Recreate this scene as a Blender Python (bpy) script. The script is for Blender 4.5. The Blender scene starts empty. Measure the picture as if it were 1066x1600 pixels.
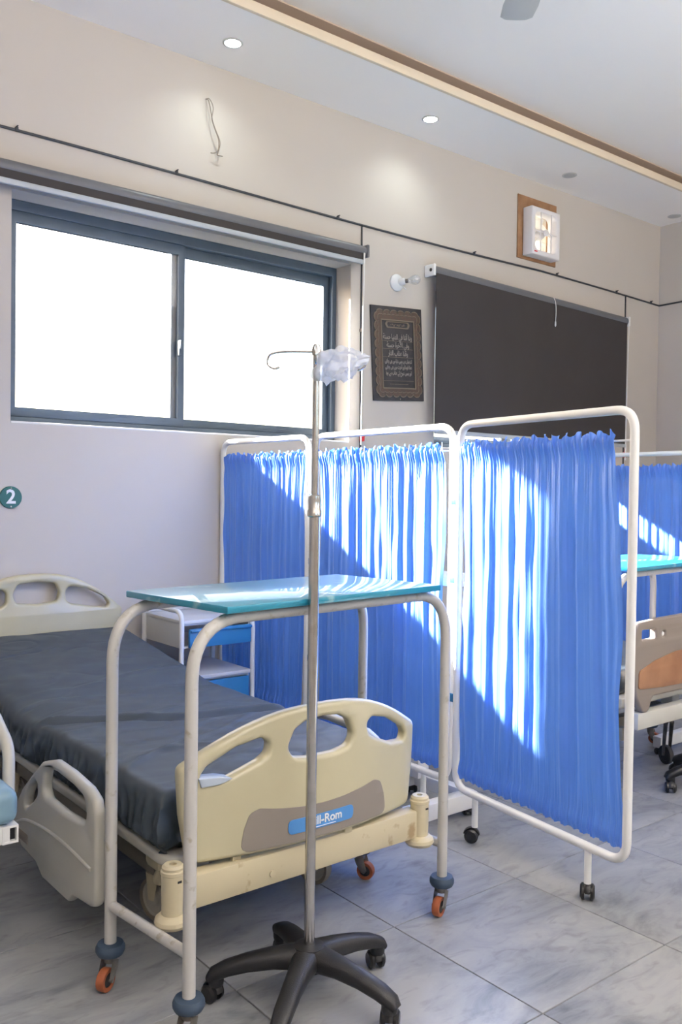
import bpy, bmesh, math, random
from mathutils import Vector, Matrix, noise

S = bpy.context.scene
COL = S.collection
PI = math.pi
rnd = random.Random(7)

# ------------------------------------------------------------------ camera
yaw, pitch, roll = math.radians(38.760), math.radians(-1.188), math.radians(0.745)
fw = Vector((math.sin(yaw)*math.cos(pitch), math.cos(yaw)*math.cos(pitch), math.sin(pitch)))
r0 = Vector((math.cos(yaw), -math.sin(yaw), 0)); u0 = r0.cross(fw)
rt = r0*math.cos(roll) + u0*math.sin(roll); up = -r0*math.sin(roll) + u0*math.cos(roll)
cd = bpy.data.cameras.new('camera'); cam = bpy.data.objects.new('camera', cd); COL.objects.link(cam)
cam.matrix_world = Matrix(((rt.x, up.x, -fw.x, 0), (rt.y, up.y, -fw.y, 0), (rt.z, up.z, -fw.z, 1.4), (0, 0, 0, 1)))
cd.sensor_fit = 'HORIZONTAL'; cd.sensor_width = 36; cd.lens = 1380*36/1066; cd.clip_start = .02
S.camera = cam

# ------------------------------------------------------------------ light
SUN_DIR = Vector((1, -2.49, -1.32)).normalized()
w = bpy.data.worlds.new('sky'); S.world = w; w.use_nodes = True
nt = w.node_tree; bg = nt.nodes['Background']
sky = nt.nodes.new('ShaderNodeTexSky'); sky.sky_type = 'NISHITA'; sky.sun_disc = False
sky.sun_elevation = math.radians(26.2); sky.sun_rotation = math.atan2(-SUN_DIR.x, -SUN_DIR.y)
sky.air_density = 1.0; sky.dust_density = 4.5; sky.ozone_density = 1.0
nt.links.new(sky.outputs[0], bg.inputs[0]); bg.inputs[1].default_value = 0.85
sl = bpy.data.lights.new('sun', 'SUN'); sl.energy = 140.0; sl.angle = math.radians(1.2); sl.color = (1, .96, .9)
so = bpy.data.objects.new('sun', sl); COL.objects.link(so); so.rotation_euler = SUN_DIR.to_track_quat('-Z', 'Y').to_euler(); so.location = (0, 9, 6)
def area(name, loc, tgt, sx, sy, power, col):
    l = bpy.data.lights.new(name, 'AREA'); l.shape = 'RECTANGLE'; l.size = sx; l.size_y = sy; l.energy = power; l.color = col
    o = bpy.data.objects.new(name, l); COL.objects.link(o); o.location = loc
    o.rotation_euler = (Vector(tgt)-Vector(loc)).to_track_quat('-Z', 'Y').to_euler()
for xx, pw in ((1.0, 430), (4.6, 290)):                      # added fill lamps behind the camera, aimed up to brighten the ceiling
    area('ceiling_fill_light', (xx, -1.95, 2.4), (xx, -1.90, 3.9), 2.3, 1.0, pw, (1, .95, .90))
S.view_settings.view_transform = 'Standard'; S.view_settings.look = 'None'
S.view_settings.gamma = 1; S.view_settings.use_curve_mapping = False; S.view_settings.exposure = -0.02
S.cycles.use_denoising = True
S.cycles.max_bounces = 10; S.cycles.diffuse_bounces = 6; S.cycles.sample_clamp_indirect = 8
S.cycles.caustics_reflective = False; S.cycles.caustics_refractive = False

# ------------------------------------------------------------------ materials
def mat(name, col, rough=.5, metal=0, var=0, vscale=8, spec=.5, coat=0, bump=0, bscale=60, col2=None, thr=None):
    m = bpy.data.materials.new(name); m.use_nodes = True; n = m.node_tree; p = n.nodes['Principled BSDF']
    p.inputs['Base Color'].default_value = (*col, 1); p.inputs['Roughness'].default_value = rough
    p.inputs['Metallic'].default_value = metal; p.inputs['Specular IOR Level'].default_value = spec
    p.inputs['Coat Weight'].default_value = coat
    tc = n.nodes.new('ShaderNodeTexCoord')
    if var or col2:
        t = n.nodes.new('ShaderNodeTexNoise'); t.inputs['Scale'].default_value = vscale; t.inputs['Detail'].default_value = 6
        n.links.new(tc.outputs['Object'], t.inputs['Vector'])
        rp = n.nodes.new('ShaderNodeValToRGB'); n.links.new(t.outputs['Fac'], rp.inputs[0])
        a, b = thr or (.35, .65)
        rp.color_ramp.elements[0].position = a; rp.color_ramp.elements[1].position = b
        c2 = col2 or tuple(c*(1-var) for c in col)
        rp.color_ramp.elements[0].color = (*c2, 1); rp.color_ramp.elements[1].color = (*col, 1)
        n.links.new(rp.outputs[0], p.inputs['Base Color'])
    if bump:
        t = n.nodes.new('ShaderNodeTexNoise'); t.inputs['Scale'].default_value = bscale; t.inputs['Detail'].default_value = 4
        n.links.new(tc.outputs['Object'], t.inputs['Vector'])
        bp = n.nodes.new('ShaderNodeBump'); bp.inputs['Strength'].default_value = bump; bp.inputs['Distance'].default_value = .01
        n.links.new(t.outputs['Fac'], bp.inputs['Height']); n.links.new(bp.outputs[0], p.inputs['Normal'])
    return m
def emit(name, col, s):
    m = bpy.data.materials.new(name); m.use_nodes = True; n = m.node_tree
    e = n.nodes.new('ShaderNodeEmission'); e.inputs[0].default_value = (*col, 1); e.inputs[1].default_value = s
    n.links.new(e.outputs[0], n.nodes['Material Output'].inputs[0]); return m
def glassy(name, tint=(1, 1, 1), fac=.06, rough=.02):
    m = bpy.data.materials.new(name); m.use_nodes = True; n = m.node_tree
    t = n.nodes.new('ShaderNodeBsdfTransparent'); t.inputs[0].default_value = (*tint, 1)
    g = n.nodes.new('ShaderNodeBsdfGlossy'); g.inputs['Roughness'].default_value = rough
    x = n.nodes.new('ShaderNodeMixShader'); x.inputs[0].default_value = fac
    n.links.new(t.outputs[0], x.inputs[1]); n.links.new(g.outputs[0], x.inputs[2]); n.links.new(x.outputs[0], n.nodes['Material Output'].inputs[0]); return m
def cloth(name, col, rough, trans, tcol):
    m = mat(name, col, rough, spec=1.0, var=.1, vscale=5); n = m.node_tree; p = n.nodes['Principled BSDF']
    p.inputs['Sheen Weight'].default_value = .2; p.inputs['Sheen Roughness'].default_value = .45; p.inputs['Coat Weight'].default_value = .4; p.inputs['Coat Roughness'].default_value = .42
    t = n.nodes.new('ShaderNodeBsdfTranslucent'); t.inputs[0].default_value = (*tcol, 1)
    x = n.nodes.new('ShaderNodeMixShader'); x.inputs[0].default_value = trans
    n.links.new(p.outputs[0], x.inputs[1]); n.links.new(t.outputs[0], x.inputs[2]); n.links.new(x.outputs[0], n.nodes['Material Output'].inputs[0]); return m
def marble():
    m = bpy.data.materials.new('grey_marble'); m.use_nodes = True; n = m.node_tree; p = n.nodes['Principled BSDF']; L = n.links
    tc = n.nodes.new('ShaderNodeTexCoord'); oi = n.nodes.new('ShaderNodeObjectInfo')
    ml = n.nodes.new('ShaderNodeVectorMath'); ml.operation = 'MULTIPLY'; ml.inputs[1].default_value = (37, 53, 11)
    L.new(oi.outputs['Random'], ml.inputs[0])
    ad = n.nodes.new('ShaderNodeVectorMath'); L.new(tc.outputs['Object'], ad.inputs[0]); L.new(ml.outputs[0], ad.inputs[1])
    mp = n.nodes.new('ShaderNodeMapping'); mp.inputs['Rotation'].default_value = (0, 0, .75); mp.inputs['Scale'].default_value = (1.0, 2.3, 1); L.new(ad.outputs[0], mp.inputs[0])
    a = n.nodes.new('ShaderNodeTexNoise'); a.inputs['Scale'].default_value = 2.6; a.inputs['Detail'].default_value = 8; a.inputs['Roughness'].default_value = .62; a.inputs['Distortion'].default_value = .7
    L.new(mp.outputs[0], a.inputs['Vector'])
    r = n.nodes.new('ShaderNodeValToRGB'); L.new(a.outputs['Fac'], r.inputs[0])
    e = r.color_ramp.elements; e[0].position = .27; e[0].color = (.105, .118, .14, 1); e[1].position = .62; e[1].color = (.325, .33, .335, 1)
    k = e.new(.45); k.color = (.255, .265, .28, 1)
    b = n.nodes.new('ShaderNodeTexNoise'); b.inputs['Scale'].default_value = 7; b.inputs['Detail'].default_value = 10; b.inputs['Distortion'].default_value = 1.6; L.new(mp.outputs[0], b.inputs['Vector'])
    r2 = n.nodes.new('ShaderNodeValToRGB'); L.new(b.outputs['Fac'], r2.inputs[0])
    e = r2.color_ramp.elements; e[0].position = .28; e[0].color = (.55, .55, .56, 1); e[1].position = .46; e[1].color = (1, 1, 1, 1)
    mx = n.nodes.new('ShaderNodeMix'); mx.data_type = 'RGBA'; mx.blend_type = 'MULTIPLY'; mx.inputs[0].default_value = .55
    L.new(r.outputs[0], mx.inputs[6]); L.new(r2.outputs[0], mx.inputs[7]); L.new(mx.outputs[2], p.inputs['Base Color'])
    p.inputs['Roughness'].default_value = .3; p.inputs['Specular IOR Level'].default_value = .4
    return m
M = dict(
    wall=mat('wall_paint', (.535, .497, .452), .75, var=.03, vscale=1.5, bump=.03, bscale=180),
    ceil=mat('ceiling_paint', (.94, .91, .88), .85),
    coveshade=mat('cove_shade', (.50, .41, .34), .7), cove=mat('cove_paint', (.70, .60, .46), .6),  # the brown puts the shade inside the cove into its colour
    marble=marble(), grout=mat('grout', (.33, .33, .34), .9),
    alu=mat('dark_aluminium', (.085, .12, .165), .35, .2, var=.1), glass=glassy('window_glass'),
    white=mat('white_enamel', (.82, .82, .81), .3, var=.03), chip=mat('worn_white_paint', (.48, .47, .45), .35, col2=(.34, .31, .25), vscale=26, thr=(.30, .40)),
    teal=None, black=mat('black_plastic', (.012, .012, .014), .45, bump=.1, bscale=300),
    blackg=mat('black_gloss', (.01, .01, .012), .3), chrome=mat('chrome', (.62, .60, .58), .16, 1, var=.15, vscale=30),
    steel=mat('dull_steel', (.30, .28, .25), .45, .8, var=.3, vscale=40),
    cream=mat('cream_plastic', (.50, .46, .31), .32, var=.05, vscale=6, coat=.2), cream2=mat('pale_grey_plastic', (.50, .49, .44), .35, var=.04, coat=.2),
    creamold=mat('aged_cream_paint', (.54, .48, .33), .4, col2=(.34, .25, .14), vscale=14, thr=(.27, .36)),
    inlay=mat('taupe_inlay', (.24, .21, .185), .5), badge=mat('blue_badge', (.07, .24, .56), .35), letter=mat('white_lettering', (.85, .85, .86), .5),
    sheet=mat('slate_sheet', (.050, .066, .085), .52, var=.12, vscale=7, spec=.45),
    blue=cloth('blue_satin', (.105, .28, .86), .40, .36, (.11, .33, .97)),
    drawer=mat('blue_metal', (.03, .18, .40), .35), cab=mat('cabinet_white', (.66, .655, .64), .35, var=.04),
    strip=mat('pale_blue_strip', (.45, .52, .62), .3), rust=mat('rusty_paint', (.20, .16, .12), .7, col2=(.06, .035, .02), vscale=30, thr=(.40, .55)), orange=mat('orange_tread', (.36, .10, .04), .55, var=.2, vscale=30), bumper=mat('slate_rubber', (.035, .06, .10), .55),
    wheelgrey=mat('grey_wheel', (.42, .40, .35), .5), dark=mat('dark_frame', (.03, .03, .032), .6), frame=mat('under_frame', (.22, .2, .16), .5),
    blind=mat('charcoal_blind', (.042, .037, .037), .8, var=.08, vscale=3), roll=mat('blind_roll', (.13, .135, .15), .38, var=.06), hem=mat('blind_hem_bar', (.42, .46, .50), .35),
    wire=mat('dark_cable', (.035, .04, .05), .5), wire2=mat('bare_wire', (.22, .18, .15), .5), cord=mat('white_cord', (.8, .8, .78), .5), red=mat('red_plug', (.6, .03, .04), .4),
    green=mat('green_sign', (.006, .10, .085), .4), porcelain=mat('porcelain', (.72, .74, .76), .25),
    wood=mat('raw_wood', (.36, .20, .10), .6, col2=(.26, .13, .06), vscale=12), woodp=mat('beech_laminate', (.34, .17, .085), .4, col2=(.27, .125, .06), vscale=9),
    taupe=mat('taupe_board', (.23, .19, .16), .45), fanw=mat('fan_plastic', (.75, .73, .74), .4),
    poster=mat('poster_ground', (.040, .038, .044), .55, var=.3, vscale=20), bronze=mat('poster_bronze', (.105, .060, .043), .5, col2=(.075, .058, .046), vscale=45), gold=mat('poster_gold', (.17, .14, .105), .5), pale=mat('poster_script', (.29, .265, .24), .5),
    pad=mat('blue_vinyl_pad', (.20, .33, .42), .35, var=.2, vscale=10), lamp=emit('lamp_disc', (.93, 1, .98), 14), lampoff=mat('lamp_off', (.45, .46, .46), .3),
    ring=mat('lamp_ring', (.55, .55, .54), .4))
M['bulb'] = glassy('bulb_glass', (.93, .95, .97), .22, .1)
def poly():
    m = glassy('clear_polythene', (.98, .99, 1), .2, .2); n = m.node_tree; mo = n.nodes['Material Output']; x = mo.inputs[0].links[0].from_node
    d = n.nodes.new('ShaderNodeBsdfTranslucent'); d.inputs[0].default_value = (.95, .97, 1, 1); e = n.nodes.new('ShaderNodeBsdfDiffuse'); e.inputs[0].default_value = (.93, .95, .97, 1)
    a = n.nodes.new('ShaderNodeMixShader'); a.inputs[0].default_value = .25; n.links.new(d.outputs[0], a.inputs[1]); n.links.new(e.outputs[0], a.inputs[2])
    c = n.nodes.new('ShaderNodeMixShader'); c.inputs[0].default_value = .5; n.links.new(x.outputs[0], c.inputs[1]); n.links.new(a.outputs[0], c.inputs[2]); n.links.new(c.outputs[0], mo.inputs[0]); return m
M['poly'] = poly()
fb = cloth('fan_blade_plastic', (.78, .78, .76), .4, .4, (.8, .8, .78)); M['fanblade'] = fb
def teal():
    m = mat('worn_teal_paint', (.012, .22, .34), .30, col2=(.30, .48, .52), vscale=9, thr=(.30, .40), spec=.6, coat=.5); return m
M['teal'] = teal()

# ------------------------------------------------------------------ mesh helpers
def resample(pts, n):
    return pts
def fillet(pts, r, n=6, closed=False):
    P = [Vector(p) for p in pts]; out = []; N = len(P)
    for i, p in enumerate(P):
        if not closed and i in (0, N-1): out.append(p); continue
        a, b = P[(i-1) % N], P[(i+1) % N]
        d1, d2 = a-p, b-p; l1, l2 = d1.length, d2.length; d1.normalize(); d2.normalize()
        ang = d1.angle(d2); rr = r[i] if isinstance(r, (list, tuple)) else r
        if rr <= 0 or ang > 3.1: out.append(p); continue
        t = min(rr/math.tan(ang/2), .48*l1, .48*l2); A, Bq = p+d1*t, p+d2*t
        for k in range(n+1):
            s = k/n; out.append(A*(1-s)**2 + p*2*s*(1-s) + Bq*s*s)
    return out
def catmull(pts, n=6, closed=True):
    P = [Vector(p) for p in pts]; N = len(P); out = []
    for i in range(N if closed else N-1):
        if closed: a, b, c, d = P[i-1], P[i], P[(i+1) % N], P[(i+2) % N]
        else: a, b, c, d = P[max(i-1, 0)], P[i], P[i+1], P[min(i+2, N-1)]
        for k in range(n):
            t = k/n
            out.append(.5*((2*b)+(c-a)*t+(2*a-5*b+4*c-d)*t*t+(3*b-a-3*c+d)*t**3))
    if not closed: out.append(P[-1])
    return out
class B:
    def __init__(s): s.bm = bmesh.new()
    def face(s, vs):
        try: return s.bm.faces.new(vs)
        except ValueError: return None
    def box(s, c, sz, rot=0, bev=0, seg=2, mx=None):
        R = mx or Matrix.Rotation(rot, 3, 'Z'); c = Vector(c); v = []
        for i in (-1, 1):
            for j in (-1, 1):
                for k in (-1, 1): v.append(s.bm.verts.new(c + R @ Vector((i*sz[0]/2, j*sz[1]/2, k*sz[2]/2))))
        f = [s.face([v[a] for a in q]) for q in ((0, 1, 3, 2), (4, 6, 7, 5), (0, 4, 5, 1), (2, 3, 7, 6), (0, 2, 6, 4), (1, 5, 7, 3))]
        if bev: bmesh.ops.bevel(s.bm, geom=list({e for q in f for e in q.edges}), offset=bev, segments=seg, affect='EDGES', profile=.5)
        return s
    def loft(s, pts, secs, n=12, closed=False, power=2.0, upv=None, caps=True):
        P = [Vector(p) for p in pts]; N = len(P); rings = []; ref = upv
        for i, p in enumerate(P):
            a = P[(i-1) % N] if (closed or i > 0) else p; b = P[(i+1) % N] if (closed or i < N-1) else p
            t = (b-a).normalized()
            if ref is None: ref = Vector((0, 0, 1)) if abs(t.z) < .9 else Vector((1, 0, 0))
            x = (ref - t*ref.dot(t)); x = x.normalized() if x.length > 1e-6 else t.orthogonal().normalized()
            if upv is None: ref = x
            y = t.cross(x); sw, sh = secs[i] if isinstance(secs, list) else secs; ring = []
            for k in range(n):
                A = 2*PI*k/n; ca, sa = math.cos(A), math.sin(A)
                ca = math.copysign(abs(ca)**(2/power), ca); sa = math.copysign(abs(sa)**(2/power), sa)
                ring.append(s.bm.verts.new(p + x*(ca*sh) + y*(sa*sw)))
            rings.append(ring)
        for i in range(N if closed else N-1):
            a, b = rings[i], rings[(i+1) % N]
            for k in range(n): s.face((a[k], a[(k+1) % n], b[(k+1) % n], b[k]))
        if not closed and caps: s.face(rings[0][::-1]); s.face(rings[-1])
        return s
    def tube(s, pts, r, n=12, closed=False): return s.loft(pts, (r, r), n, closed)
    def lathe(s, prof, c, axis=(0, 0, 1), n=20, closed=False):
        c = Vector(c); ax = Vector(axis).normalized(); x = ax.orthogonal().normalized(); y = ax.cross(x); rings = []
        for r, h in prof:
            rings.append([s.bm.verts.new(c + ax*h + (x*math.cos(2*PI*k/n)+y*math.sin(2*PI*k/n))*max(r, 1e-5)) for k in range(n)])
        for i in range(len(rings)-1 if not closed else len(rings)):
            a, b = rings[i], rings[(i+1) % len(rings)]
            for k in range(n): s.face((a[k], a[(k+1) % n], b[(k+1) % n], b[k]))
        if not closed: s.face(rings[0][::-1]); s.face(rings[-1])
        return s
    def plate(s, outer, holes, T, bevel, fn, cuts=()):
        """outline in (u, w) with holes, thickness T, rounded rims; fn(u, w, t) -> world"""
        cu = bpy.data.curves.new('tmp', 'CURVE'); cu.dimensions = '2D'; cu.fill_mode = 'BOTH'
        cu.extrude = T/2-bevel; cu.bevel_depth = bevel; cu.bevel_resolution = 2; cu.offset = -bevel
        for poly in [outer]+list(holes):
            sp = cu.splines.new('POLY'); sp.points.add(len(poly)-1); sp.use_cyclic_u = True
            for q, p in zip(sp.points, poly): q.co = (p[0], p[1], 0, 1)
        return s._curve(cu, fn, cuts)
    def text(s, body, size, T, fn, align='CENTER', bold=0, cuts=(), sx=1):
        cu = bpy.data.curves.new('tmp', 'FONT'); cu.body = body; cu.size = size; cu.align_x = align; cu.align_y = 'CENTER'; cu.extrude = T/2; cu.offset = bold; cu.resolution_u = 3
        return s._curve(cu, (lambda u, w, t: fn(u*sx, w, t)), cuts)
    def _curve(s, cu, fn, cuts):
        o = bpy.data.objects.new('tmp', cu); COL.objects.link(o)
        me = bpy.data.meshes.new_from_object(o.evaluated_get(bpy.context.evaluated_depsgraph_get()))
        bpy.data.objects.remove(o); bpy.data.curves.remove(cu)
        b = bmesh.new(); b.from_mesh(me); bpy.data.meshes.remove(me)
        bmesh.ops.remove_doubles(b, verts=b.verts, dist=1e-5)
        for cx in cuts: bmesh.ops.bisect_plane(b, geom=b.verts[:]+b.edges[:]+b.faces[:], plane_co=(cx, 0, 0), plane_no=(1, 0, 0))
        mp = {v: s.bm.verts.new(fn(v.co.x, v.co.y, v.co.z)) for v in b.verts}
        for f in b.faces: s.face([mp[v] for v in f.verts])
        b.free(); return s
    def grid(s, fn, nu, nv):
        V = [[s.bm.verts.new(fn(i/nu, j/nv)) for j in range(nv+1)] for i in range(nu+1)]
        for i in range(nu):
            for j in range(nv): s.face((V[i][j], V[i+1][j], V[i+1][j+1], V[i][j+1]))
        return V
    def obj(s, name, m, parent=None, ang=35, recalc=True, smooth=True):
        if recalc: bmesh.ops.recalc_face_normals(s.bm, faces=s.bm.faces)
        off = Vector((0, 0, 0)); q = parent
        while q is not None: off += q.location; q = q.parent
        if off.length: bmesh.ops.translate(s.bm, verts=s.bm.verts, vec=-off)
        me = bpy.data.meshes.new(name); s.bm.to_mesh(me); s.bm.free(); me.materials.append(m)
        if smooth:
            me.shade_smooth(); me.set_sharp_from_angle(angle=math.radians(ang))
        o = bpy.data.objects.new(name, me); COL.objects.link(o); o.parent = parent; return o
def thing(name, label, cat, loc, group=None):
    o = bpy.data.objects.new(name, None); o.empty_display_size = .1; COL.objects.link(o); o.location = loc
    o['label'] = label; o['category'] = cat
    if group: o['group'] = group
    return o
def tag(o, label, cat, group=None):
    o['label'] = label; o['category'] = cat
    if group: o['group'] = group
    return o
def struct(o): o['kind'] = 'structure'; return o
def setting(name, loc=(0, 0, 0)):
    o = bpy.data.objects.new(name, None); COL.objects.link(o); o.location = loc; return struct(o)
def dup(o, parent=None, dloc=None, label=None, group=None):
    c = o.copy(); COL.objects.link(c)
    if parent is not None: c.parent = parent
    if dloc: c.location = o.location + Vector(dloc)
    if label: c['label'] = label
    if group: c['group'] = group
    for ch in o.children: dup(ch, c)
    return c
def rect(x0, x1, z0, z1): return [(x0, z0), (x1, z0), (x1, z1), (x0, z1)]

# ------------------------------------------------------------------ room
D, XR, XL, YF, ZS, ZC = 4.5, 7.29, -1.2, -2.0, 3.86, 4.02
W1 = (1.48, 3.67, 1.735, 2.90); W2 = (4.45, 6.55, 1.735, 2.90)
FAN = (5.385, 5.665, 3.29, 3.60)
b = B(); b.plate(rect(XL-.25, XR+.25, 0, 4.3), [rect(*W1), rect(*W2), rect(*FAN)], .25, 0, lambda u, z, t: (u, D+.125+t, z))
wall_back = struct(b.obj('wall_back', M['wall'], smooth=False))
b = B(); b.box((XR+.125, (YF+D)/2, 2.15), (.25, D-YF, 4.3)); struct(b.obj('wall_right', M['wall'], smooth=False))
b = B(); b.plate(rect(YF, D, 0, 4.3), [], .25, 0, lambda u, z, t: (XL-.125-t, u, z)); struct(b.obj('wall_left', M['wall'], smooth=False))
b = B(); b.plate(rect(XL-.25, XR+.25, 0, 4.3), [rect(-.15, 2.15, 1.9, 2.9), rect(3.45, 5.75, 1.9, 2.9)], .25, 0, lambda u, z, t: (u, YF-.125-t, z)); struct(b.obj('wall_front', M['wall'], smooth=False))
ceil = setting('ceiling', (3, 0, ZC))
b = B(); b.box(((XL+XR)/2, (YF+D)/2, ZC+.06), (XR-XL, D-YF, .12)); b.obj('ceiling_slab', M['ceil'], ceil, smooth=False)
b = B(); b.box(((XL+XR)/2, 4.19, ZS+.02), (XR-XL, .62, .04)); b.obj('soffit', M['ceil'], ceil, smooth=False)
b = B(); b.box(((XL+XR)/2, 3.872, ZS+.0265), (XR-XL, .024, .055), bev=.004); b.obj('soffit_fascia', M['cove'], ceil)
b = B(); b.box(((XL+XR)/2, 4.05, (ZS+ZC)/2+.02), (XR-XL, .02, ZC-ZS-.04)); b.obj('cove_back', M['coveshade'], ceil, smooth=False)
b = B(); b.box(((XL+XR)/2, 3.985, ZC-.004), (XR-XL, .11, .008)); b.obj('cove_shade_strip', M['coveshade'], ceil)  # added strip, painted as the shadow band above the soffit ledge

floor = setting('floor', (0, 0, 0))
b = B(); b.box(((XL+XR)/2, (YF+D)/2, -.06), (XR-XL, D-YF, .1)); b.obj('subfloor', M['grout'], floor, smooth=False)
b = B(); b.box((0, 0, -.006), (.5965, .5965, .012), bev=.0012, seg=1); t0 = b.obj('tile', M['marble'], None); tm = t0.data
bpy.data.objects.remove(t0)
for i in range(-5, 10):
    for j in range(-9, 6):
        x, y = 1.92+.6*i+.3, 1.49+.6*j+.3
        if x < XL-.3 or x > XR+.3 or y < YF-.3 or y > D+.3: continue
        
        o = bpy.data.objects.new('tile', tm); COL.objects.link(o); o.parent = floor; o.location = (x, y, 0)
        o.rotation_euler.z = 0 if rnd.random() < .5 else PI

# ------------------------------------------------------------------ windows
def window(name, W, latch=True):
    x0, x1, z0, z1 = W; y = 4.69; r = setting(name, ((x0+x1)/2, y, z0)); xm = (x0+x1)/2-.07
    b = B(); b.plate(rect(x0, x1, z0, z1), [rect(x0+.035, x1-.032, z0+.045, z1-.055)], .08, .004, lambda u, z, t: (u, y+t, z)); b.obj('window_frame', M['alu'], r)
    for a, c, yy in ((x0+.035, xm+.035, y-.018), (xm-.035, x1-.032, y+.018)):
        b = B(); b.plate(rect(a, c, z0+.045, z1-.055), [rect(a+.042, c-.042, z0+.095, z1-.115)], .03, .004, lambda u, z, t: (u, yy+t, z)); sa = b.obj('sash', M['alu'], r)
        b = B(); b.box(((a+c)/2, yy, (z0+z1)/2-.01), (c-a-.075, .005, z1-z0-.2)); b.obj('pane', M['glass'], sa, smooth=False)
    b = B(); b.box((xm-.005, y-.045, (z0+z1)/2-.08), (.016, .03, .09), bev=.004); b.box((xm-.005, y-.065, (z0+z1)/2-.06), (.012, .012, .05), bev=.003); b.obj('latch', M['alu'], r)
    b = B(); b.box(((x0+x1)/2, 4.575, z0+.004), (x1-x0-.004, .15, .012), bev=.003); b.obj('window_sill', M['white'], r)
window('window_1', W1); window('window_2', W2)

# roller blinds
def blind(label, x0, x1, zt, zb, down, group=None):
    r = thing('roller_blind', label, 'blind', ((x0+x1)/2, 4.42, zt), 'roller blinds over the windows')
    y = 4.44; R = .037
    dz = lambda x: -(x-x0)/(x1-x0)*.05 if down else 0
    b = B(); b.tube([(x0, y, zt+dz(x0)), (x1, y, zt+dz(x1))], R, 24); b.obj('blind_roll', M['roll'], r)
    for x in (x0-.012, x1+.012):
        b = B(); b.box((x, y+.007, zt+dz(x)), (.02, .098, .082), bev=.006); br = b.obj('bracket', M['white'] if down else M['roll'], r)
        b = B(); b.lathe([(.012, -.013), (.012, .013)], (x, y-.01, zt+dz(x)), (1, 0, 0), 12); b.obj('bolt', M['dark'], br)
    yf = y-R+.004
    b = B(); xa, xb = x0+.012, x1-.012
    b.plate([(xa, zt+dz(xa)-.01), (xa, zb), (xb, zb), (xb, zt+dz(xb)-.01)], [], .003, 0, lambda u, z, t: (u, yf+.003+t, z)); b.obj('blind_fabric', M['blind'], r, smooth=False)
    b = B(); b.box(((x0+x1)/2, yf, zb+dz((x0+x1)/2)*(0 if down else 1)-.012), (x1-x0-.026, .018, .03), bev=.006); b.obj('hem_bar', M['hem'], r)
    b = B()
    xc = x1-.03 if not down else x1-.01
    for dx, dd in ((0, 0), (.006, .03)):
        b.tube([(xc+dx, y-.045, zt+dz(x1)-.02), (xc+dx+.002, y-.04+dd*.3, 2.3), (xc+dx+.006, y-.035+dd*.3, 1.72)], .0035, 6)
    b.obj('pull_cord', M['cord'], r)
    if down:
        xq = 5.66; zq = zt+dz(xq)
        b = B(); b.tube(catmull([(xq, y-.03, zq+.03), (xq+.004, y-.045, zq-.01), (xq+.012, y-.045, zq-.08), (xq+.008, y-.044, zq-.17)], 5, False), .003, 6); b.lathe([(.002, -.03), (.007, -.02), (.006, .01), (.002, .015)], (xq+.008, y-.044, zq-.17), n=8); b.obj('chain', M['cord'], r)
    return r
blind('dark grey roller blind rolled up above the bright sliding window', .9, 3.722, 2.978, 2.912, False)
blind('dark charcoal roller blind pulled down over the window right of the framed plaque', 4.352, 6.675, 2.962, 1.855, True)

# surface cables on the walls
cz = lambda x: 3.18 + .012*math.sin(x*1.1) - max(0, x-5.6)*.028
cab = thing('wall_cable', 'long dark grey cable run along the wall above the windows', 'cable', (3, D, 3.18))
b = B(); b.loft([(x, D-.006, cz(x)) for x in [XL+.05+i*(XR-XL-.06)/40 for i in range(41)]]+[(XR-.006, D-.02, cz(XR))]+[(XR-.006, D-.3*k, cz(XR)+.004*k) for k in range(1, 14)], (.006, .0075), 8); b.obj('cable_run', M['wire'], cab)
for x in (.6, 1.5, 2.39, 3.55, 4.83, 5.8, 6.62, 7.15):
    b = B(); b.box((x, D-.008, cz(x)+.004), (.016, .016, .022), bev=.003); b.lathe([(.004, -.02), (.004, .004)], (x, D-.006, cz(x)+.016), (0, 1, 0), 8); b.obj('clip', M['wire'], cab)
for x, zb, lb in ((3.754, 1.76, 'dark vertical cable with a red plug beside the bright sliding window'), (6.76, 1.76, 'dark vertical cable with a red plug beside the pulled down blind')):
    t = thing('drop_cable', lb, 'cable', (x, D, zb), 'vertical cables beside the windows'); b = B()
    zt = cz(x)-.008
    b.loft([(x, D-.005, zt), (x+.003, D-.005, 2.9), (x+.004, D-.006, 2.4), (x+.01, D-.005, zb+.05), (x+.01, D-.006, zb-.2)], (.0075, .005), 8); b.obj('cable_run', M['wire'], t)
    b = B(); b.box((x+.002, D-.008, 2.48), (.02, .016, .02), bev=.003); b.obj('clip', M['wire2'], t)
    b = B(); b.box((x+.012, D-.022, zb+.012), (.028, .026, .05), bev=.006); b.lathe([(.006, 0), (.006, .03)], (x+.012, D-.022, zb+.035), n=8); b.obj('plug', M['red'], t)

t = thing('hanging_wire', 'thin bare twisted wires poking out of the upper wall above the window', 'wire', (2.6, D, 3.5))
for k, o in ((0, 0), (1, .012)):
    b = B(); b.tube(catmull([(2.578, D+.01, 3.655), (2.582, D-.03, 3.65), (2.60+o*.5, D-.045, 3.60), (2.598-o, D-.035, 3.54), (2.612+o, D-.04, 3.49), (2.64+o*.6, D-.04, 3.43), (2.642, D-.035, 3.375), (2.622-o*2, D-.03, 3.352), (2.60-o*2, D-.02, 3.35)] if k == 0 else
        [(2.578, D+.01, 3.66), (2.577, D-.03, 3.64), (2.585, D-.05, 3.56), (2.60, D-.038, 3.53), (2.618, D-.04, 3.485), (2.65, D-.04, 3.42), (2.645, D-.035, 3.37), (2.64, D-.03, 3.345), (2.68, D-.02, 3.35)], 6, False), .0026, 6); b.obj('strand', M['wire2'], t)

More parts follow.
